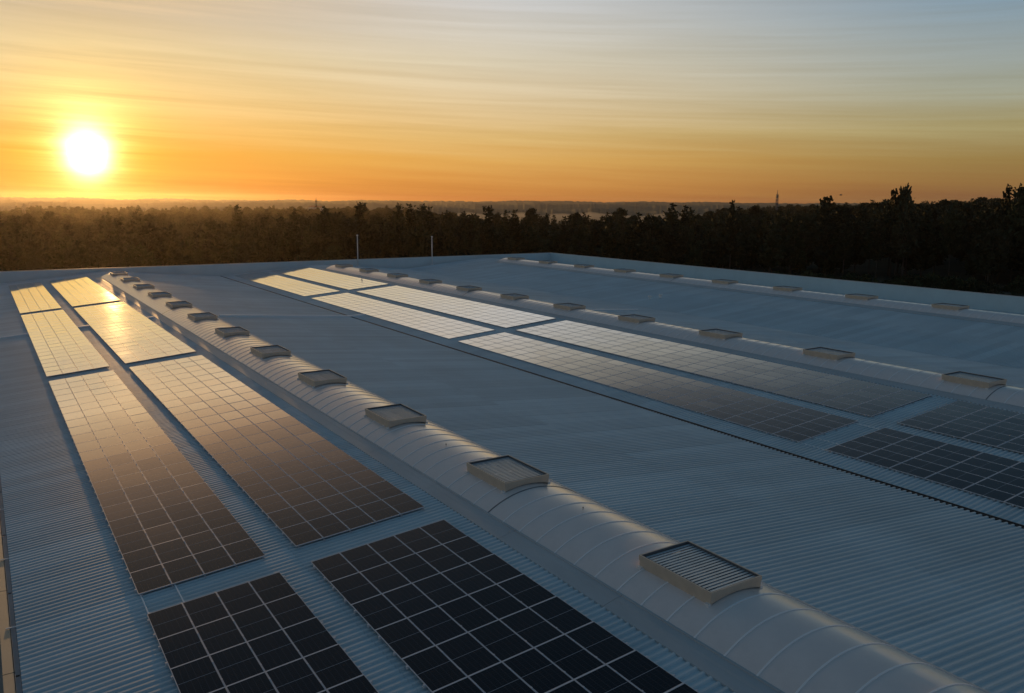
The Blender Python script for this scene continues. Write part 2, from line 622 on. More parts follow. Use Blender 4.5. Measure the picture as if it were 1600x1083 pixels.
wh = empty('warehouse', (C2, 60, 0))
tag(wh, 'large pale blue warehouse under a three ridged corrugated metal roof', 'warehouse')
BASE = Matrix.Translation((-C2, -60, 0))


def wpart(mb, name, mats, smooth_=False, parent=wh):
    o = mb.obj(name, mats, None, smooth_)
    o.parent = parent
    if parent is wh:
        o.matrix_parent_inverse = BASE
    return o


for xa, xb in ((X_LEFT, C1), (C1, V1 - 0.10), (V1 + 0.10, C2), (C2, V2 - 0.03), (V2 + 0.03, C3), (C3, X_RIGHT)):
    wpart(corrugated(xa, xb, Y_NEAR, Y_FAR - 0.12), 'roof_slope', M['roof'])
for xv in (V1, V2):
    mb = MB()
    z = roof_z(xv) + SKIN
    mb.box(xv - 0.2, Y_NEAR, z - 0.35, xv + 0.2, Y_FAR - 0.2, z - 0.16)
    if xv == V1:
        for s in (-1, 1):
            xa, xb = sorted((xv + s * 0.06, xv + s * 0.15))
            mb.box(xa, Y_NEAR, z - 0.155, xb, Y_FAR - 0.2, z + 0.006)
    wpart(mb, 'valley_gutter', M['dark'])
# far parapet, right parapet
PT = CAM_Z - 11.32
mb = MB(); mb.box(X_LEFT - 0.4, Y_FAR, 9.0, X_RIGHT + 0.35, Y_FAR + 0.3, PT)
wpart(mb, 'parapet', M['parapet'])
mb = MB(); mb.box(X_RIGHT + 0.02, Y_NEAR, 9.0, X_RIGHT + 0.35, Y_FAR - 0.003, PT)
wpart(mb, 'parapet', M['parapet'])


def coping(xa, ya, xb, yb, along):
    L = (xb - xa) if along == 'x' else (yb - ya)
    n = max(1, round(L / 6.0))
    for k in range(n):
        m_ = MB()
        a, b = k / n, (k + 1) / n
        g = 0.012
        if along == 'x':
            m_.box(xa + L * a + g, ya, PT + 0.003, xa + L * b - g, yb, PT + 0.05)
        else:
            m_.box(xa, ya + L * a + g, PT + 0.003, xb, ya + L * b - g, PT + 0.05)
        wpart(m_, 'coping', M['coping'])


coping(X_LEFT - 0.45, Y_FAR - 0.06, X_RIGHT - 0.05, Y_FAR + 0.36, 'x')
coping(X_RIGHT - 0.04, Y_NEAR, X_RIGHT + 0.41, Y_FAR + 0.36, 'y')
# walls
for nm, bx in (('wall', (X_LEFT - 0.40, Y_NEAR + 0.3, 0.03, X_LEFT - 0.15, Y_FAR - 0.01, roof_z(0) - 0.55)),
               ('wall', (X_RIGHT + 0.05, Y_NEAR + 0.3, 0.03, X_RIGHT + 0.32, Y_FAR - 0.01, 8.99)),
               ('wall', (X_LEFT - 0.38, Y_FAR + 0.02, 0.03, X_RIGHT + 0.33, Y_FAR + 0.28, 8.99)),
               ('wall', (X_LEFT - 0.40, Y_NEAR, 0.03, X_RIGHT + 0.32, Y_NEAR + 0.28, 10.4))):
    mb = MB(); mb.box(*bx)
    wpart(mb, nm, M['wall'])
# left eave: gutter segments, brackets and a tan fascia
ez = roof_z(0) + SKIN
for k in range(28):
    ya = Y_NEAR + k * 6.0
    yb = min(ya + 5.9, Y_FAR - 0.1)
    mb = MB()
    mb.prism([(-0.16, ez - 0.06), (-0.16, ez - 0.20), (-0.035, ez - 0.20), (-0.035, ez - 0.05), (-0.045, ez - 0.05), (-0.045, ez - 0.19), (-0.15, ez - 0.19), (-0.15, ez - 0.06)], ya, yb)
    wpart(mb, 'gutter', M['gutter'])
    mb = MB()
    mb.box(-0.46, ya + 0.01, ez - 0.42, -0.185, yb + 0.07, ez - 0.075)
    wpart(mb, 'fascia', M['tan'])
    mb = MB()
    mb.box(-0.30, ya + 2.9, ez - 0.07, 0.03, ya + 2.95, ez - 0.045)
    wpart(mb, 'gutter_bracket', M['white'])
mb = MB(); mb.box(-0.5, 43.2, ez - 0.4, -0.17, 44.9, ez - 0.03)
wpart(mb, 'outlet_box', M['dark'])


# ------------------------------------------------------------------ barrel skylights with louvred vents
VR, HALF, RISE = 4.0, 2.17, 0.48            # radius, half width, crown above the ridge
ANG = math.asin(HALF / VR)
RIB = 1.105
V_NEAR, V_FAR = -6.0, 142.3


def arc(dr=0.0, n=14, a0=-1.0, a1=1.0):
    pts = []
    for k in range(n + 1):
        a = ANG * (a0 + (a1 - a0) * k / n)
        pts.append(((VR + dr) * math.sin(a), RISE - VR + (VR + dr) * math.cos(a)))
    return pts


def strip(prof_out, prof_in, ya, yb):
    """solid curved sheet between two profiles"""
    mb = MB()
    n = len(prof_out)
    for y in (ya, yb):
        mb.v += [(x, y, z) for x, z in prof_out]
        mb.v += [(x, y, z) for x, z in prof_in]
    o2, i1 = 2 * n, n
    b = len(mb.v)
    for y in (ya, yb):                       # the outer skin has vertices of its own, so it shades as one smooth barrel
        mb.v += [(x, y, z) for x, z in prof_out]
    for k in range(n - 1):
        mb.face((b + k, b + k + 1, b + n + k + 1, b + n + k))
        mb.face((i1 + k + 1, i1 + k, o2 + i1 + k, o2 + i1 + k + 1))
        mb.face((k + 1, k, i1 + k, i1 + k + 1))
        mb.face((o2 + k, o2 + k + 1, o2 + i1 + k + 1, o2 + i1 + k))
    mb.face((0, o2, o2 + i1, i1))
    mb.face((n - 1, i1 + n - 1, o2 + i1 + n - 1, o2 + n - 1))
    return mb


glaz_me = strip(arc(0), arc(-0.03), 0.02, RIB - 0.02).mesh('glazing_panel', [M['vault']], False)
for p_ in glaz_me.polygons:
    p_.use_smooth = p_.normal.z > 0.5 and min(p_.vertices) >= 60
rib_me = strip(arc(0.020), arc(0.001), -0.026, 0.026).mesh('rib', [M['rib']], False)
joint_me = strip(arc(0.016), arc(0.001), -0.026, 0.026).mesh('rib', [M['joint']], False)
sky_labels = ['curved opal barrel skylight nearest the camera running down the left roof ridge',
              'curved opal barrel skylight on the middle ridge beyond the second pair of solar rows',
              'curved opal barrel skylight on the farthest ridge along the right parapet']
for vi, (cx, cz) in enumerate(((C1, Z1), (C2, Z2), (C3, Z3))):
    root = empty('barrel_skylight', (cx, V_NEAR, cz))
    tag(root, sky_labels[vi], 'skylight', 'barrel skylights along the roof ridges')
    n = int((V_FAR - V_NEAR) / RIB)
    y_start = -V_NEAR
    first = 0 if vi == 0 else (12 if vi == 1 else 30)
    for k in range(first, n):
        link('glazing_panel', glaz_me, root, (0, k * RIB, 0))
        yy = V_NEAR + k * RIB
        jn = abs(yy - 92.3) < RIB / 2 or abs(yy - 26.4) < RIB / 2
        link('rib', joint_me if jn else rib_me, root, (0, k * RIB, 0))
    y0, y1 = first * RIB, n * RIB
    for s in (-1, 1):
        xe, ze = HALF, RISE - VR + VR * math.cos(ANG)
        base = -SLOPE * (HALF + 0.75) + SKIN
        seg = 6.0
        q = y0
        while q < y1 - 0.1:
            e = min(q + seg, y1)
            mb = MB()
            prof = [(s * (xe - 0.05), ze + 0.045), (s * (xe + 0.03), ze + 0.045), (s * (xe + 0.04), ze + 0.012), (s * (xe + 0.30), ze + 0.0), (s * (xe + 0.38), ze - 0.035),
                    (s * (xe + 0.75), base + 0.012), (s * (xe + 0.75), base - 0.05), (s * (xe - 0.05), base - 0.05)]
            if s > 0:                        # the lee side only has a low upstand
                prof = [(xe - 0.05, ze + 0.02), (xe + 0.03, ze + 0.018), (xe + 0.06, ze - 0.01), (xe + 0.24, base + 0.055), (xe + 0.24, base - 0.05), (xe - 0.05, base - 0.05)]
            mb.prism(prof if s > 0 else prof[::-1], q + 0.008, e - 0.008)
            mb.obj('curb_flashing', M['flash'], root)
            q = e
    mb = MB()
    p = arc(0.01)
    for y in (y1, y1 + 0.08):
        mb.v += [(x, y, z) for x, z in p] + [(p[-1][0], y, -0.35), (p[0][0], y, -0.35)]
    m_ = len(p) + 2
    mb.face(list(range(m_))[::-1]); mb.face(list(range(m_, 2 * m_)))
    for k in range(m_):
        mb.face((k, (k + 1) % m_, m_ + (k + 1) % m_, m_ + k))
    mb.obj('end_cap', M['flash'], root)

HL, HW, HTOP = 3.10, 1.07, 0.74             # vent length, half width, top above the ridge


def vault_z(x, dr=0.0):
    return RISE - VR + math.sqrt((VR + dr) ** 2 - x * x)


def vent_frame():
    mb = MB()
    t = 0.028
    # side walls follow the vault underneath; slightly flared upper collar
    for s in (-1, 1):
        for (xa, xb, za, zb) in ((HW - 0.018, HW - t - 0.018, vault_z(HW - 0.018) - 0.02, HTOP - 0.17), (HW, HW - t - 0.02, HTOP - 0.17, HTOP)):
            mb.box(min(s * xa, s * xb), 0.0 if zb == HTOP else 0.018, za, max(s * xa, s * xb), HL if zb == HTOP else HL - 0.018, zb)
    n = 12
    for y, dy in ((0.0, t), (HL, -t)):
        for lo in (True, False):
            w = HW - 0.018 - t - 0.001 if lo else HW - t - 0.021
            yy, dd = (y + (0.018 if dy > 0 else -0.018), dy) if lo else (y, dy + (0.02 if dy > 0 else -0.02))
            ya, yb = min(yy, yy + dd), max(yy, yy + dd)
            for k in range(n):
                xa, xb = -w + 2 * w * k / n, -w + 2 * w * (k + 1) / n
                if lo:
                    za, zc, zt = vault_z(xa) + 0.03, vault_z(xb) + 0.03, HTOP - 0.17
                    za, zc = min(za, zt - 0.005), min(zc, zt - 0.005)
                else:
                    za = zc = HTOP - 0.17 if k else HTOP - 0.17
                    zt = HTOP
                    if k:
                        continue
                    xa, xb = -w, w
                i = len(mb.v)
                mb.v += [(xa, ya, za), (xb, ya, zc), (xb, yb, zc), (xa, yb, za), (xa, ya, zt), (xb, ya, zt), (xb, yb, zt), (xa, yb, zt)]
                faces = [(3, 2, 1, 0), (4, 5, 6, 7), (0, 1, 5, 4), (2, 3, 7, 6)]
                if not lo or k == 0:
                    faces.append((3, 0, 4, 7))
                if not lo or k == n - 1:
                    faces.append((1, 2, 6, 5))
                for q in faces:
                    mb.face([i + j for j in q])
    return mb


fr_me = vent_frame().mesh('frame', [M['vent']])
mb = MB(); mb.box(-HW + 0.13, 0.13, HTOP - 0.30, HW - 0.09, HL - 0.09, HTOP - 0.27)
for x0_, y0_, x1_, y1_ in ((-HW + 0.055, 0.05, HW - 0.055, 0.068), (-HW + 0.055, HL - 0.068, HW - 0.055, HL - 0.05), (-HW + 0.055, 0.0685, -HW + 0.073, HL - 0.0685), (HW - 0.073, 0.0685, HW - 0.055, HL - 0.0685)):
    mb.box(x0_, y0_, HTOP - 0.268, x1_, y1_, HTOP - 0.004)
tray_me = mb.mesh('tray', [M['vent_in']])
mb = MB()
lipx = HW - 0.05
for s in (-1, 1):
    for q in (0, 1):
        x0, x1 = sorted((s * (lipx + 0.02), s * (lipx + 0.14)))
        ya = 0.02 if q == 0 else HL - 0.18
        zt = vault_z(lipx + 0.08)
        mb.box(x0, ya, zt - 0.02, x1, ya + 0.16, zt + 0.07)
foot_me = mb.mesh('corner_bracket', [M['white']])
NS = 19
sl = MB()
w = HW - 0.076
sl.prism([(0, 0), (0.004, 0.014), (0.112, 0.002), (0.108, -0.012)], -w, w)
# turn the slat so that it runs along x
sl.v = [(y, x, z) for x, y, z in sl.v]
slat_me = sl.mesh('slat', [M['slat']])
allsl = MB()
for k in range(NS):
    y = 0.14 + (HL - 0.36) * k / (NS - 1)
    i = len(allsl.v)
    allsl.v += [(a, b + y, c + HTOP - 0.075) for a, b, c in sl.v]
    for f in sl.f:
        allsl.face([i + j for j in f])
louvre_me = allsl.mesh('louvre', [M['slat']])
ORD = ['first', 'second', 'third', 'fourth', 'fifth', 'sixth', 'seventh', 'eighth', 'ninth', 'tenth', 'eleventh', 'twelfth', 'thirteenth']
WHERE = ['left barrel skylight', 'middle barrel skylight', 'far right barrel skylight']
Y0, PK = 15.42, 11.05
for vi, (cx, cz) in enumerate(((C1, Z1), (C2, Z2), (C3, Z3))):
    seen = 0
    ks = [k for k in range(0, 12) if any(in_frame((cx + a, Y0 + PK * k + b, cz + HTOP), 0.0) for a in (-1, 1) for b in (0, HL))]
    for k in ks:
        v = empty('roof_vent', (cx, Y0 + PK * k, cz))
        place = 'nearest' if k == ks[0] else ('farthest' if k == ks[-1] else ORD[ks.index(k)] + ' from the near end')
        if k == ks[0]:
            lab = 'beige louvred roof vent nearest the camera on the ' + WHERE[vi]
        elif k == ks[-1]:
            lab = 'beige louvred roof vent at the far end of the ' + WHERE[vi]
        else:
            lab = 'beige louvred roof vent, ' + ORD[ks.index(k)] + ' from the near end of the ' + WHERE[vi]
        tag(v, lab, 'roof vent', 'louvred vents on the barrel skylights')
        link('frame', fr_me, v)
        link('tray', tray_me, v)
        link('corner_bracket', foot_me, v)
        if vi == 0 and k < 4 or vi == 1 and k < 3:
            for q in range(NS):
                link('slat', slat_me, v, (0, 0.14 + (HL - 0.36) * q / (NS - 1), HTOP - 0.075))
        else:
            link('louvre', louvre_me, v)


for px, py, lab in ((911, 797, 'tiny dark peg on the left barrel skylight between its first and second vents'), (697, 697, 'tiny dark peg on the left barrel skylight between its second and third vents')):
    q = (fwd * FOCAL_PX + r2 * (px - 800) + u2 * (541.5 - py)).normalized()
    k = 14.0
    while CAM_Z + q.z * k > Z1 + (vault_z(q.x * k - C1) if abs(q.x * k - C1) < 2.1 else -0.3) and k < 60:
        k += 0.02
    root = empty('peg', (q.x * k, q.y * k, CAM_Z + q.z * k))
    tag(root, lab, 'peg')
    m_ = MB(); m_.tube([(0, 0, -0.03), (0, 0, 0.07), (0.005, 0.01, 0.10)], [0.009, 0.009, 0.008], 6)
    m_.obj('stem', M['dark'], root)
    m_ = MB(); m_.lathe([(0.001, 0.06), (0.024, 0.075), (0.02, 0.12), (0.001, 0.13)], 8)
    m_.obj('cap', M['dark'], root, True)


# ------------------------------------------------------------------ solar arrays
def panel_meshes(px, py):
    w, l, t = (px - 0.012) / 2, (py - 0.020) / 2, 0.035
    lam = MB()
    e, e2 = 0.0165, 0.0275
    lam.quad((-w + e, -l + e2, t - 0.004), (w - e, -l + e2, t - 0.004), (w - e, l - e2, t - 0.004), (-w + e, l - e2, t - 0.004), 0, ((0, 0), (1, 0), (1, 1), (0, 1)))
    lam.quad((-w + e, l - e2, t - 0.012), (w - e, l - e2, t - 0.012), (w - e, -l + e2, t - 0.012), (-w + e, -l + e2, t - 0.012), 1)
    fr = MB()

    def ring(m_, mat):
        f, g = 0.017, 0.028
        for a in ((-w, -l, w, -l + g), (-w, l - g, w, l), (-w, -l + g, -w + f, l - g), (w - f, -l + g, w, l - g)):
            m_.box(a[0], a[1], 0, a[2], a[3], t, mat)
    ring(fr, 0)
    both = MB()
    both.v, both.f, both.m, both.uv = list(lam.v), list(lam.f), list(lam.m), dict(lam.uv)
    ring(both, 1)
    return (lam.mesh('solar_panel', [M['glass'], M['alu']]), fr.mesh('frame', [M['alu']]), both.mesh('solar_panel', [M['glass'], M['alu']]))


ARR = []     # (label, x0, x1, cols, y0, y1, rows, detailed, side)
XA, XB = (3.489, 7.764, 4), (8.848, 14.148, 5)
XCc, XD = (37.857, 43.186, 5), (44.459, 50.762, 6)
for (x0, x1, nc), nm in ((XA, 'outer left row'), (XB, 'row beside the left barrel skylight')):
    ARR += [('near dark solar array %d columns wide at bottom of %s' % (nc, nm), x0, x1, nc, 26.59 - 14 * 1.842, 26.59, 14, True),
            ('long solar array in the %s, half dark and half bright' % nm, x0, x1, nc, 28.196, 66.85, 21, True),
            ('bright golden solar array, second from far end of %s' % nm, x0, x1, nc, 68.673, 107.38, 21, False),
            ('sun glinting solar array at the far end of the %s' % nm, x0, x1, nc, 109.22, 145.66, 20, False)]
for (x0, x1, nc), nm in ((XCc, 'row beside the black valley gutter'), (XD, 'row beside the middle barrel skylight')):
    ARR += [('dark solar array at the right picture edge in the %s' % nm, x0, x1, nc, 27.06 - 9 * 1.875, 27.06, 9, True),
            ('long brown grey solar array in the %s' % nm, x0, x1, nc, 28.782, 68.16, 21, True),
            ('pale cream solar array, second from far end of %s' % nm, x0, x1, nc, 69.90, 109.46, 21, False),
            ('pale solar array at the far end of the %s' % nm, x0, x1, nc, 112.08, 149.6, 20, False)]
LIFT = 0.045
cl_me = None
for label, x0, x1, nc, y0, y1, rows, det in ARR:
    px, py = (x1 - x0) / nc, (y1 - y0) / rows
    xc = (x0 + x1) / 2
    tilt = -math.atan(SLOPE) if x0 < C1 or x0 > V1 else 0      # both groups climb towards +x
    root = empty('solar_array', (xc, y0, roof_z(xc)), (0, tilt, 0))
    tag(root, label, 'solar array', 'solar arrays on the warehouse roof')
    lam_me, frame_me, both_me = panel_meshes(px, py)
    for i in range(nc):
        for j in range(rows):
            lx, ly = (i + 0.5 - nc / 2) * px, (j + 0.5) * py
            yw = y0 + ly
            bend = R(0.5) if yw < 44.7 and x0 < C1 else 0.0
            rot = (bend * 0 + R(random.gauss(0, 0.11)), R(random.gauss(0, 0.11)), 0)
            if bend:
                rot = (rot[0] + bend, rot[1], 0)
            if det:
                p = link('solar_panel', lam_me, root, (lx, ly, LIFT), rot)
                link('frame', frame_me, p)
            else:
                link('solar_panel', both_me, root, (lx, ly, LIFT), rot)
    # rails under the column joints, poking out at both ends
    for i in range(nc + 1):
        mb = MB()
        xr = (i - nc / 2) * px + (0.10 if i == 0 else (-0.10 if i == nc else 0))
        mb.box(xr - 0.02, -0.14, -0.005, xr + 0.02, rows * py + 0.14, LIFT - 0.012)
        mb.obj('mounting_rail', M['alu_dull'], root)
    if det:
        cl = MB()
        for i in range(nc + 1):
            xr = (i - nc / 2) * px
            for j in range(rows):
                for q in (0.22, 0.78):
                    yy = (j + q) * py
                    if i in (0, nc):
                        s = -1 if i == 0 else 1
                        a, b = sorted((xr - s * 0.012, xr + s * 0.05))
                        cl.box(a, yy - 0.03, 0.0, b, yy + 0.03, LIFT + 0.04)
                    else:
                        cl.box(xr - 0.022, yy - 0.03, LIFT + 0.036, xr + 0.022, yy + 0.03, LIFT + 0.048)
        o = cl.obj('clamp', M['alu'], root)
        o['kind'] = 'stuff'

# cables crossing the gaps between arrays
def cable(pts, rad, label, mat=None):
    m_ = MB()
    for a, b in zip(pts[:-1], pts[1:]):
        a, b = Vector(a), Vector(b)
        t = (b - a).normalized()
        sd = t.cross(Vector((0, 0, 1))).normalized() * rad
        hh = Vector((0, 0, rad * 0.7))
        i = len(m_.v)
        for p in (a, b):
            m_.v += [tuple(p - sd - hh), tuple(p + sd - hh), tuple(p + sd * 0.8 + hh), tuple(p - sd * 0.8 + hh)]
        for k in range(4):
            m_.face((i + k, i + (k + 1) % 4, i + 4 + (k + 1) % 4, i + 4 + k))
        m_.face((i + 3, i + 2, i + 1, i)); m_.face((i + 4, i + 5, i + 6, i + 7))
    return tag(m_.obj('cable', mat or M['conduit']), label, 'cable', 'cables clipped to the roof')


for x, lab in ((3.57, 'pale cable across the gap at the outer edge of the left solar row'), (4.65, 'pale cable across the gap one panel in from the outer left edge')):
    cable([(x, 26.4, roof_z(x) - 0.0), (x, 28.4, roof_z(x) - 0.0)], 0.022, lab)
for x, lab in ((37.95, 'pale cable between two solar arrays right beside the black valley gutter'), (39.2, 'pale cable between the right solar arrays, one panel from the valley gutter'),
               (42.9, 'pale cable between the right solar arrays beside the narrow walkway')):
    cable([(x, 26.8, roof_z(x)), (x, 29.0, roof_z(x))], 0.022, lab)
cable([(0.05, 92.7, roof_z(0.05) + 0.01), (14.9, 91.6, roof_z(14.9) + 0.01)], 0.08, 'thin white cable crossing the left roof slope under the bright solar arrays')
cable([(20.9, 89.3, roof_z(20.9) + 0.01), (35.9, 90.6, roof_z(35.9) + 0.01), (37.8, 90.6, roof_z(37.8) + 0.02)], 0.13, 'thin white cable crossing the bare slope right of the left skylight')
cable([(57.2, 74.2, roof_z(57.2) + 0.01), (68, 76.6, roof_z(68) + 0.01)], 0.09, 'thin pale cable on the bare slope behind the middle skylight')

# lightning rods at the far parapet
for x, y, top, lab in ((62.2, Y_FAR - 0.5, CAM_Z - 6.75, 'white lightning rod with ball tip at the far parapet, the left one'),
                       (78.3, Y_FAR - 0.7, CAM_Z - 7.3, 'white lightning rod with ball tip at the far parapet, the right one')):
    zb = roof_z(x) + SKIN
    root = empty('lightning_rod', (x, y, zb))
    tag(root, lab, 'lightning rod', 'lightning rods at the far parapet')
    m_ = MB(); m_.tube([(0, 0, 0), (0, 0, (top - zb) * 0.5), (0, 0, top - zb)], [0.11, 0.10, 0.085], 8)
    m_.obj('mast', M['white'], root, True)
    m_ = MB(); m_.lathe([(0.001, 0), (0.13, 0.04), (0.19, 0.16), (0.15, 0.28), (0.001, 0.34)], 10, 0, (0, 0, top - zb - 0.02))
    m_.obj('ball_tip', M['white'], root, True)
    m_ = MB(); m_.box(-0.25, -0.25, -0.02, 0.25, 0.25, 0.08)
    m_.obj('foot', M['conduit'], root)

# two small domed ventilators on the far bare slope
for x, y, lab in ((76.6, 83.9, 'small white domed ventilator on the far bare slope, the left of the pair'), (78.2, 83.5, 'small white domed ventilator on the far bare slope, the right of the pair')):
    root = empty('roof_ventilator', (x, y, roof_z(x) + SKIN))
    tag(root, lab, 'ventilator', 'small domed ventilators on the far bare slope')
    m_ = MB(); m_.lathe([(0.20, 0), (0.20, 0.06), (0.11, 0.08), (0.11, 0.30), (0.001, 0.30)], 14)
    m_.obj('stack', M['conduit'], root, True)
    m_ = MB(); m_.lathe([(0.001, 0.27), (0.25, 0.26), (0.30, 0.30), (0.26, 0.41), (0.14, 0.49), (0.001, 0.51)], 14)
    m_.obj('dome', M['white'], root, True)


# ------------------------------------------------------------------ trees
def clump(mb, c, size, n, flat=0.6, mat=0, out=(0, 0, 0.4)):
    for _ in range(n):
        d = Vector((random.gauss(0, .6), random.gauss(0, .6), random.gauss(0, flat * .6))) + Vector(out)
        a = d.normalized()
        b = a.orthogonal().normalized()
        b.rotate(Matrix.Rotation(random.uniform(0, 2 * PI), 3, a))
        s = size * random.uniform(0.6, 1.2)
        o = Vector(c) + Vector((random.gauss(0, 0.5), random.gauss(0, 0.5), random.gauss(0, 0.35))) * size
        e = a.cross(b)
        mb.quad(o - a * s * 0.5 - b * s * 0.28, o + a * s * 0.5 - b * s * 0.22, o + a * s * 0.62 + b * s * 0.2, o - a * s * 0.4 + b * s * 0.3, mat)


def conifer(h, rad, seed, bare=0.22, dens=1.0):
    random.seed(seed)
    tr, cr_ = MB(), MB()
    lean = (random.uniform(-0.4, 0.4), random.uniform(-0.4, 0.4))
    P = lambda t: Vector((lean[0] * t * t, lean[1] * t * t, h * t))
    tr.tube([P(t) for t in (0, .25, .5, .75, .97)], [0.022 * h * 0.55, 0.017 * h * 0.55, 0.012 * h * .55, 0.007 * h * .5, 0.02], 7)
    t = bare
    while t < 0.985:
        f = (1 - (t - bare) / (1 - bare))
        rr = rad * (f ** 0.75) * (0.55 + 0.45 * smooth(bare - 0.02, bare + 0.12, t)) * random.uniform(0.75, 1.15)
        nb = max(3, int(7 * (0.5 + f) * dens))
        a0 = random.uniform(0, 6.28)
        for k in range(nb):
            a = a0 + 2 * PI * k / nb + random.uniform(-.3, .3)
            L = rr * random.uniform(0.6, 1.15)
            tip = P(t) + Vector((math.cos(a) * L, math.sin(a) * L, random.uniform(-0.12, 0.10) * L + 0.1))
            if L > 1.2:
                tr.tube([P(t), P(t).lerp(tip, 0.55) + Vector((0, 0, 0.06 * L)), tip], [0.05, 0.03, 0.01], 4, cap=False)
            m = max(1, round(L / 0.7))
            for q in range(m):
                s = (q + random.uniform(0.4, 1.0)) / m
                clump(cr_, P(t).lerp(tip, s), 0.85 + 0.35 * f, 5, 0.5, out=(math.cos(a) * 0.8, math.sin(a) * 0.8, 0.6))
        t += random.uniform(0.030, 0.050)
    clump(cr_, P(0.985), 0.6, 7, 1.4)
    return tr, cr_


def broadleaf(h, rad, seed, lobes=9, bare=0.35):
    random.seed(seed)
    tr, cr_ = MB(), MB()
    top = Vector((random.uniform(-1, 1), random.uniform(-1, 1), h * 0.8))
    mid_ = Vector((top.x * 0.3 + random.uniform(-.4, .4), top.y * 0.3, h * 0.42))
    tr.tube([(0, 0, 0), mid_ * 0.5, mid_, mid_.lerp(top, 0.6), top], [0.30, 0.24, 0.18, 0.11, 0.04], 7)
    for k in range(lobes):
        f = (k + 0.5) / lobes
        a = k * 2.4 + random.uniform(-.5, .5)
        zc = h * (bare + (0.94 - bare) * f)
        spread = rad * math.sin(PI * (0.22 + 0.70 * f)) * random.uniform(0.45, 0.85)
        c = Vector((math.cos(a) * spread + top.x * f, math.sin(a) * spread + top.y * f, zc))
        lr = rad * random.uniform(0.38, 0.62) * (1.1 - 0.45 * f)
        st = mid_.lerp(top, max(0, f - 0.25))
        tr.tube([st, st.lerp(c, 0.6) + Vector((0, 0, 0.3)), c], [0.10, 0.06, 0.02], 5, cap=False)
        for q in range(int(26 + lr * lr * 9)):
            d = Vector((random.gauss(0, 1), random.gauss(0, 1), random.gauss(0, 1))).normalized()
            p = c + d * lr * (random.uniform(0.25, 1.0) ** 0.5) * Vector((1, 1, 1.15)).length / 1.8
            clump(cr_, p, 0.95, 4, 0.8, out=d * 1.0 + Vector((0, 0, 0.3)))
    return tr, cr_


def bush(h, rad, seed):
    random.seed(seed)
    tr, cr_ = MB(), MB()
    for k in range(5):
        a = k * 1.3
        tr.tube([(0, 0, 0), (math.cos(a) * rad * .3, math.sin(a) * rad * .3, h * .4), (math.cos(a) * rad * .6, math.sin(a) * rad * .6, h * .75)], [.05, .035, .015], 5, cap=False)
    for q in range(90):
        d = Vector((random.gauss(0, 1), random.gauss(0, 1), abs(random.gauss(0, 1)))).normalized()
        s = random.uniform(0.3, 1) ** 0.5
        clump(cr_, (d.x * rad * s, d.y * rad * s, 0.25 + d.z * h * s * 0.9), 0.42, 4, 0.8)
    return tr, cr_


KINDS = []
for i, (fn, mat, nm, lab) in enumerate((
        (lambda: conifer(20, 3.3, 11), 'leaf_a', 'pine_tree', 'dark narrow pine in the wood beyond the warehouse roof'),
        (lambda: conifer(18, 2.7, 12, 0.3, 0.9), 'leaf_a', 'pine_tree', 'dark narrow pine in the wood beyond the warehouse roof'),
        (lambda: conifer(22, 3.6, 13, 0.4, 0.85), 'leaf_a', 'pine_tree', 'dark narrow pine in the wood beyond the warehouse roof'),
        (lambda: broadleaf(19, 4.2, 21), 'leaf_b', 'eucalyptus_tree', 'loose crowned eucalyptus in the wood beyond the warehouse roof'),
        (lambda: broadleaf(21, 3.6, 22, 10, 0.42), 'leaf_b', 'eucalyptus_tree', 'loose crowned eucalyptus in the wood beyond the warehouse roof'),
        (lambda: broadleaf(15, 4.4, 23, 9, 0.25), 'leaf_c', 'broadleaf_tree', 'round broadleaf tree in the wood beyond the warehouse roof'))):
    tr, cr_ = fn()
    KINDS.append((tr.mesh('trunk', [M['trunk']], True), cr_.mesh('crown', [M[mat]]), nm, lab))
tr, cr_ = bush(2.6, 1.9, 31)
BUSH = (tr.mesh('stem', [M['trunk']], True), cr_.mesh('foliage', [M['leaf_c']]))

random.seed(99)
spots = []


def edge_r(az):
    return 238 + 40 * smooth(44, 52, az) + 9 * nz(az / 4.0, 3.3)


def far_edge(az):
    return 1230 - 800 * smooth(25, 31, az) * smooth(50, 42, az) + 90 * nz(az / 2.0, 8.8)


def scatter(r0, r1, sp):
    out = []
    r = r0
    while r < r1:
        step = sp(r)
        az = -5.0 + random.uniform(0, 1)
        while az < 72:
            a = az + random.uniform(-.4, .4) * math.degrees(step / r)
            rr = r + random.uniform(-.45, .45) * step
            if rr > edge_r(a) and rr < far_edge(a):
                out.append((rr, a))
            az += math.degrees(step / r)
        r += step * 0.9
    return out


def hscale(r, az):
    """height factor: shorter on the left, taller on the right, some stands emergent"""
    base = 0.80 + 0.08 * smooth(10, 20, az) + 0.10 * smooth(38, 50, az) + 0.12 * smooth(50, 66, az)
    if r > 420:
        base *= 0.80
    return base * (1 + (0.34 - 0.2 * smooth(40, 50, az)) * nz(r / 45, az / 2.2)) * random.uniform(0.74 + 0.08 * smooth(42, 50, az), 1.12)


pts = scatter(232, 1250, lambda r: 8.2 if r < 330 else (10.0 if r < 480 else 16.0))
pts.sort(key=lambda p: p[0] - (0 if p[1] > -2 and p[1] < 68 else -500))
inview = [p for p in pts if -0.5 < p[1] < 66.5]
single = inview[:285]
rest = [p for p in pts if p not in set(single)]
GRP = {'pine_tree': 'pines in the wood beyond the roof', 'eucalyptus_tree': 'eucalyptus trees in the wood beyond the roof', 'broadleaf_tree': 'broadleaf trees in the wood beyond the roof'}


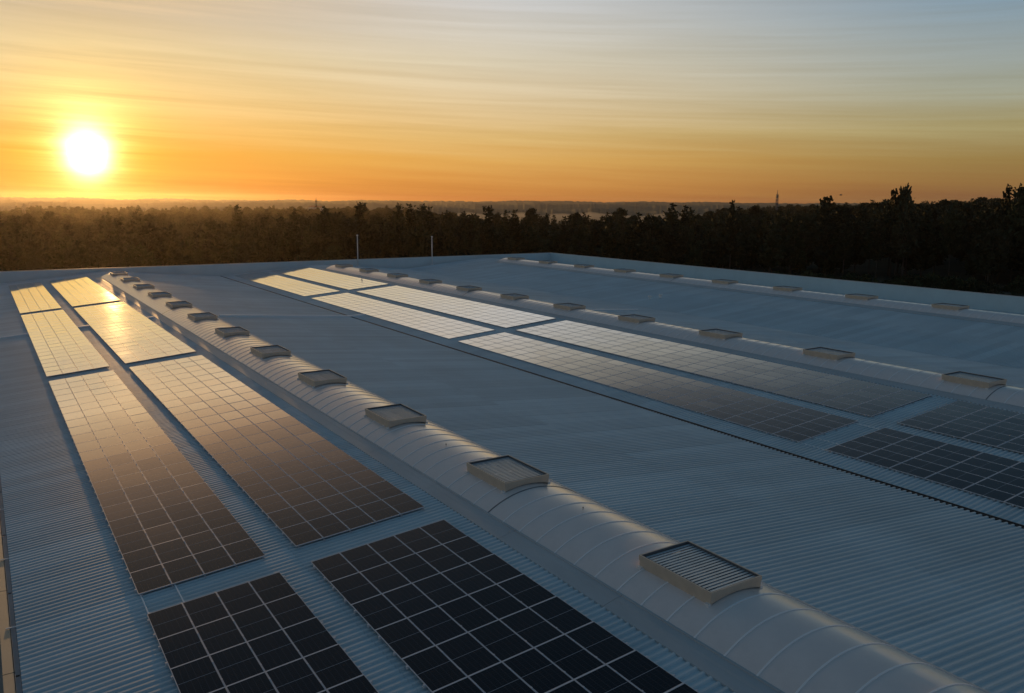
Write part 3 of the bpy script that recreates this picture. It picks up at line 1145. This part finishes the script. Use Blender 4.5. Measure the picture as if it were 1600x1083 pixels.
def plant(kind, x, y, s, rz, sx=1.0, label=None, group=True):
    tm, cm, nm, lab = KINDS[kind]
    t = empty(nm, (x, y, terrain(x, y) - 0.1), (0, 0, rz))
    t.scale = (s * sx, s * sx, s)
    if group:
        az = math.degrees(math.atan2(x, y))
        zone = ('under the low sun' if az < 10 else 'left of the first lightning rod' if az < 22.5 else 'behind the two lightning rods' if az < 29
                else 'behind the far roof corner' if az < 46 else 'beyond the right parapet')
        lab = lab.replace('beyond the warehouse roof', zone)
        tag(t, lab, 'tree', GRP[nm].replace('beyond the roof', zone))
    else:
        tag(t, label, 'tree')
    link('trunk', tm, t)
    link('crown', cm, t)
    return t


def pick(az):
    w = [3, 3, 2, 2, 2, 2] if az < 28 else ([3.4, 3, 3, 1.5, 1.6, 0.7] if az < 50 else [3.4, 3, 3, 1.2, 1.5, 0.5])
    return random.choices(range(6), w)[0]


for r, az in single:
    x, y = r * math.sin(R(az)), r * math.cos(R(az))
    kd, sc_, sl_ = pick(az), hscale(r, az), random.uniform(0.9, 1.15)
    if az > 36 and kd < 3 and random.random() < 0.22:          # some slim tips stand clear of the canopy
        sc_, sl_ = sc_ * random.uniform(1.03, 1.12), sl_ * 0.72
    plant(kd, x, y, sc_, random.uniform(0, 6.28), sl_)

# trees that stand out on the skyline
ELEV = lambda px, py: None


def at_pixel(px, dist):
    """ground point seen in picture column px (1600 wide) at that distance, near the horizon"""
    q = (fwd * FOCAL_PX + r2 * (px - 800) + u2 * 225).normalized()
    k = dist / math.hypot(q.x, q.y)
    return q.x * k, q.y * k


def skyline(px, py, dist, kind, label, sx=1.0):
    x, y = at_pixel(px, dist)
    q = (fwd * FOCAL_PX + r2 * (px - 800) + u2 * (541.5 - py)).normalized()
    ztop = CAM_Z + q.z / math.hypot(q.x, q.y) * dist
    h = {0: 20, 1: 18, 2: 22, 3: 18.5, 4: 20.5, 5: 14.6}[kind]
    s = (ztop - terrain(x, y)) / h
    plant(kind, x, y, s, random.uniform(0, 6), sx, label, False)


skyline(563, 316, 255, 1, 'dark conifer spire above the wood left of the first lightning rod tip', 1.0)
skyline(623, 318, 258, 0, 'dark pointed conifer above the wood between the two lightning rods', 1.0)
skyline(640, 319, 262, 2, 'dark conifer of a close pair above the wood left of the second lightning rod', 0.95)
skyline(661, 319, 256, 0, 'broad dark conifer clump above the wood just left of the second lightning rod', 1.2)
skyline(763, 322, 262, 1, 'slim conifer tip above the wood right of the second lightning rod', 0.95)
skyline(1144, 317, 300, 1, 'pointed conifer on the skyline left of the right radio mast', 0.8)
skyline(1287, 309, 310, 0, 'slim pointed conifer right of the right radio mast', 0.95)
skyline(1295, 307, 312, 1, 'taller slim conifer right of the right radio mast', 0.95)
skyline(1397, 296, 305, 1, 'narrow tree beside the tall round crowned tree on the right skyline', 0.7)
skyline(1411, 293, 303, 3, 'tall round crowned tree standing above the right skyline', 0.5)
skyline(1573, 289, 300, 0, 'tall dark conifer near the right picture edge', 0.7)
skyline(1592, 288, 298, 0, 'tall bushy tree at the right picture edge', 0.85)

# scrub along the edge of the clearing
random.seed(5)
nb = 0
for k in range(70):
    az = random.uniform(47, 66)
    r = edge_r(az) - random.uniform(-2, 14)
    x, y = r * math.sin(R(az)), r * math.cos(R(az))
    b = empty('bush', (x, y, terrain(x, y) - 0.05), (0, 0, random.uniform(0, 6.28)))
    s = random.uniform(0.7, 1.7)
    b.scale = (s, s, s * random.uniform(0.8, 1.1))
    tag(b, 'low dark bush at the foot of the wood beyond the right parapet', 'bush', 'bushes along the clearing')
    link('stem', BUSH[0], b)
    link('foliage', BUSH[1], b)


# the rest of the wood, one mass of instanced crowns
def wood_mass():
    random.seed(41)
    me = bpy.data.meshes.new('wood')
    vs, var, sc, rz = [], [], [], []
    for r, az in rest:
        x, y = r * math.sin(R(az)), r * math.cos(R(az))
        vs.append((x, y, terrain(x, y) - 0.3))
        var.append(pick(az))
        s = hscale(r, az)
        wd = 1.0 if r < 480 else 1.7
        sc.append((s * wd, s * wd, s))
        rz.append((0, 0, random.uniform(0, 6.28)))
    me.from_pydata(vs, [], [])
    a = me.attributes.new('variant', 'INT', 'POINT'); a.data.foreach_set('value', var)
    a = me.attributes.new('size', 'FLOAT_VECTOR', 'POINT'); a.data.foreach_set('vector', [c for v in sc for c in v])
    a = me.attributes.new('turn', 'FLOAT_VECTOR', 'POINT'); a.data.foreach_set('vector', [c for v in rz for c in v])
    o = link('wood', me)
    tag(o, 'dark mixed wood stretching away behind the front trees', 'wood', None, 'stuff')
    ng = bpy.data.node_groups.new('wood_nodes', 'GeometryNodeTree')
    ng.interface.new_socket('Geometry', in_out='INPUT', socket_type='NodeSocketGeometry')
    ng.interface.new_socket('Geometry', in_out='OUTPUT', socket_type='NodeSocketGeometry')
    gi, go = ng.nodes.new('NodeGroupInput'), ng.nodes.new('NodeGroupOutput')
    iop = ng.nodes.new('GeometryNodeInstanceOnPoints')
    ng.links.new(gi.outputs[0], iop.inputs['Points'])
    join = ng.nodes.new('GeometryNodeJoinGeometry')
    done = set()
    for k in range(6):
        src = next(ob for ob in bpy.data.objects if ob.name.startswith('crown') and ob.data == KINDS[k][1])
        oi = ng.nodes.new('GeometryNodeObjectInfo')
        oi.inputs['Object'].default_value = src
        oi.inputs['As Instance'].default_value = True
        ng.links.new(oi.outputs['Geometry'], join.inputs[0])
    ng.links.new(join.outputs[0], iop.inputs['Instance'])
    iop.inputs['Pick Instance'].default_value = True

    def attr(name, typ):
        n = ng.nodes.new('GeometryNodeInputNamedAttribute')
        n.data_type = typ
        n.inputs['Name'].default_value = name
        return n.outputs[0]
    ng.links.new(attr('variant', 'INT'), iop.inputs['Instance Index'])
    ng.links.new(attr('turn', 'FLOAT_VECTOR'), iop.inputs['Rotation'])
    ng.links.new(attr('size', 'FLOAT_VECTOR'), iop.inputs['Scale'])
    ng.links.new(iop.outputs[0], go.inputs[0])
    md = o.modifiers.new('wood', 'NODES')
    md.node_group = ng


wood_mass()


# ------------------------------------------------------------------ masts and far houses
def mast(px, py_top, dist, w0, w1, label, arms=False):
    x, y = at_pixel(px, dist)
    q = (fwd * FOCAL_PX + r2 * (px - 800) + u2 * (541.5 - py_top)).normalized()
    zt = CAM_Z + q.z / math.hypot(q.x, q.y) * dist
    zb = terrain(x, y) - 0.2
    H = zt - zb
    root = empty('pylon' if arms else 'radio_mast', (x, y, zb))
    tag(root, label, 'pylon' if arms else 'radio mast')
    m_ = MB()
    lv = 9
    ring = lambda t: [Vector((sx * (w0 + (w1 - w0) * t), sy * (w0 + (w1 - w0) * t), H * t)) for sx, sy in ((-1, -1), (1, -1), (1, 1), (-1, 1))]
    for k in range(4):
        m_.tube([ring(0)[k], ring(0.9)[k]], [0.22, 0.16], 4)
    m_.obj('leg_frame', M['steel'], root)
    m_ = MB()
    for i in range(lv):
        a, b = ring(0.9 * i / lv), ring(0.9 * (i + 1) / lv)
        for k in range(4):
            m_.tube([a[k], b[(k + 1) % 4]], 0.10, 3, cap=False)
            m_.tube([b[k], b[(k + 1) % 4]], 0.10, 3, cap=False)
    m_.obj('bracing', M['steel'], root)
    m_ = MB(); m_.tube([(0, 0, H * 0.88), (0, 0, H)], [0.3, 0.14], 6)
    m_.obj('antenna', M['steel'], root)
    if arms:
        for t, L in ((0.70, 5), (0.82, 4), (0.92, 3)):
            m_ = MB(); m_.tube([(-L, 0, H * t), (0, 0, H * t + 0.6), (L, 0, H * t)], [0.15, 0.35, 0.15], 4)
            m_.obj('cross_arm', M['steel'], root)
    else:
        for t in (0.62, 0.80):
            m_ = MB(); m_.lathe([(w0 * 0.7, H * t), (w0 * 1.0, H * t + 0.4), (w0 * 1.0, H * t + 1.6), (w0 * 0.7, H * t + 2)], 8)
            m_.obj('antenna_ring', M['steel'], root)


mast(36, 317, 900, 2.2, 0.5, 'small power pylon rising from the wood left of the sun', True)
mast(494, 309, 1150, 1.6, 0.5, 'dark radio mast on the hazy horizon left of centre')
mast(1214, 297, 700, 0.9, 0.5, 'slim dark radio mast on the horizon right of centre')


def house(px, py, dist, w, d, h, rz, label):
    x, y = at_pixel(px, dist)
    q = (fwd * FOCAL_PX + r2 * (px - 800) + u2 * (541.5 - py)).normalized()
    zt = CAM_Z + q.z / math.hypot(q.x, q.y) * dist
    zb = zt - h
    root = empty('house', (x, y, zb), (0, 0, rz))
    tag(root, label, 'house', 'pale buildings at the foot of the radio mast')
    m_ = MB(); m_.box(-w / 2, -d / 2, -8, w / 2, d / 2, h * 0.7)
    m_.obj('wall', M['house'], root)
    m_ = MB()
    m_.prism([(-w / 2 - .4, h * 0.7), (w / 2 + .4, h * 0.7), (0, h)], -d / 2 - 0.4, d / 2 + 0.4)
    m_.obj('roof', M['tile'], root)
    for k in (-1, 0, 1):
        m_ = MB(); m_.box(k * w * 0.3 - 0.7, -d / 2 - 0.05, h * 0.25, k * w * 0.3 + 0.7, -d / 2 - 0.002, h * 0.5)
        m_.obj('window', M['pane'], root)


house(489, 321.5, 1120, 9, 9, 7, 0.6, 'pale house left of the radio mast foot on the horizon')
house(499, 322, 1120, 11, 8, 6.5, 0.4, 'pale house right of the radio mast foot on the horizon')

# a bird over the right skyline
x, y = at_pixel(1313, 160)
q = (fwd * FOCAL_PX + r2 * (1313 - 800) + u2 * (541.5 - 305)).normalized()
z = CAM_Z + q.z / math.hypot(q.x, q.y) * 160
root = empty('bird', (x, y, z), (0, 0, 0.4))
tag(root, 'small dark bird flying above the right skyline', 'bird')
m_ = MB()
m_.tube([(0, -0.26, 0), (0, -0.12, 0.01), (0, 0.06, 0.02), (0, 0.2, 0.03), (0, 0.3, 0.02)], [0.02, 0.06, 0.075, 0.05, 0.012], 6)
for s in (-1, 1):
    a, b, c, d = (0, -0.08, 0.04), (0, 0.12, 0.05), (s * 0.38, 0.10, 0.17), (s * 0.40, -0.02, 0.17)
    e = (s * 0.75, -0.06, 0.06)
    for dz in (0, -0.012):
        P = [(p[0], p[1], p[2] + dz) for p in (a, b, c, d)]
        m_.quad(*(P if (s > 0) == (dz == 0) else P[::-1]))
        i = len(m_.v)
        m_.v += [(c[0], c[1], c[2] + dz), (e[0], e[1], e[2] + dz), (d[0], d[1], d[2] + dz)]
        m_.face((i, i + 1, i + 2))
m_.obj('body', M['steel'], root)

# ------------------------------------------------------------------ haze
hz = bpy.data.materials.new('haze')
hz.use_nodes = True
hz.node_tree.nodes.clear()
N = Nodes(hz.node_tree)
pv = N.new('ShaderNodeVolumePrincipled')
pv.inputs['Color'].default_value = (*HAZE_COLOR, 1)
pv.inputs['Density'].default_value = HAZE_DENSITY
pv.inputs['Anisotropy'].default_value = HAZE_ANISO
out = N.new('ShaderNodeOutputMaterial')
N.link(pv.outputs[0], out.inputs['Volume'])
mb = MB()
mb.box(-5600, -5600, -8, 5600, 5600, 56)
tag(mb.obj('haze', hz), 'thin warm evening haze over the plain', 'haze', None, 'stuff')

# a bank of mist lying in the low ground behind the wood
mm = bpy.data.materials.new('mist')
mm.use_nodes = True
mm.node_tree.nodes.clear()
N = Nodes(mm.node_tree)
pv = N.new('ShaderNodeVolumePrincipled')
pv.inputs['Color'].default_value = (0.96, 0.90, 0.82, 1)
pv.inputs['Density'].default_value = 0.0013
pv.inputs['Anisotropy'].default_value = 0.5
out = N.new('ShaderNodeOutputMaterial')
N.link(pv.outputs[0], out.inputs['Volume'])
mb = MB()
na, nr = 40, 8
for lvl in (0, 1):
    for i in range(na + 1):
        az = 25 + 24 * i / na
        taper = max(0.04, min(1, i / 5, (na - i) / 5)) * (0.75 + 0.45 * nz(az / 1.7, 2.2))
        for j in range(nr + 1):
            r = 960 + 400 * j / nr
            edge = max(0.05, math.sin(PI * (0.08 + 0.84 * j / nr)))
            x, y = r * math.sin(R(az)), r * math.cos(R(az))
            mb.v.append((x, y, -3.0 if lvl == 0 else -2.5 + 14.5 * taper * edge))
st = nr + 1
tot = (na + 1) * st
for i in range(na):
    for j in range(nr):
        a = i * st + j
        mb.face((a, a + 1, a + st + 1, a + st))
        mb.face((tot + a, tot + a + st, tot + a + st + 1, tot + a + 1))
for i in range(na):
    for j in (0, nr):
        a = i * st + j
        q = (a, a + st, tot + a + st, tot + a)
        mb.face(q if j == 0 else q[::-1])
for j in range(nr):
    for i in (0, na):
        a = i * st + j
        q = (a, tot + a, tot + a + 1, a + 1)
        mb.face(q if i == 0 else q[::-1])
tag(mb.obj('mist', mm), 'pale bank of mist lying behind the wood below the far hills', 'mist', None, 'stuff')
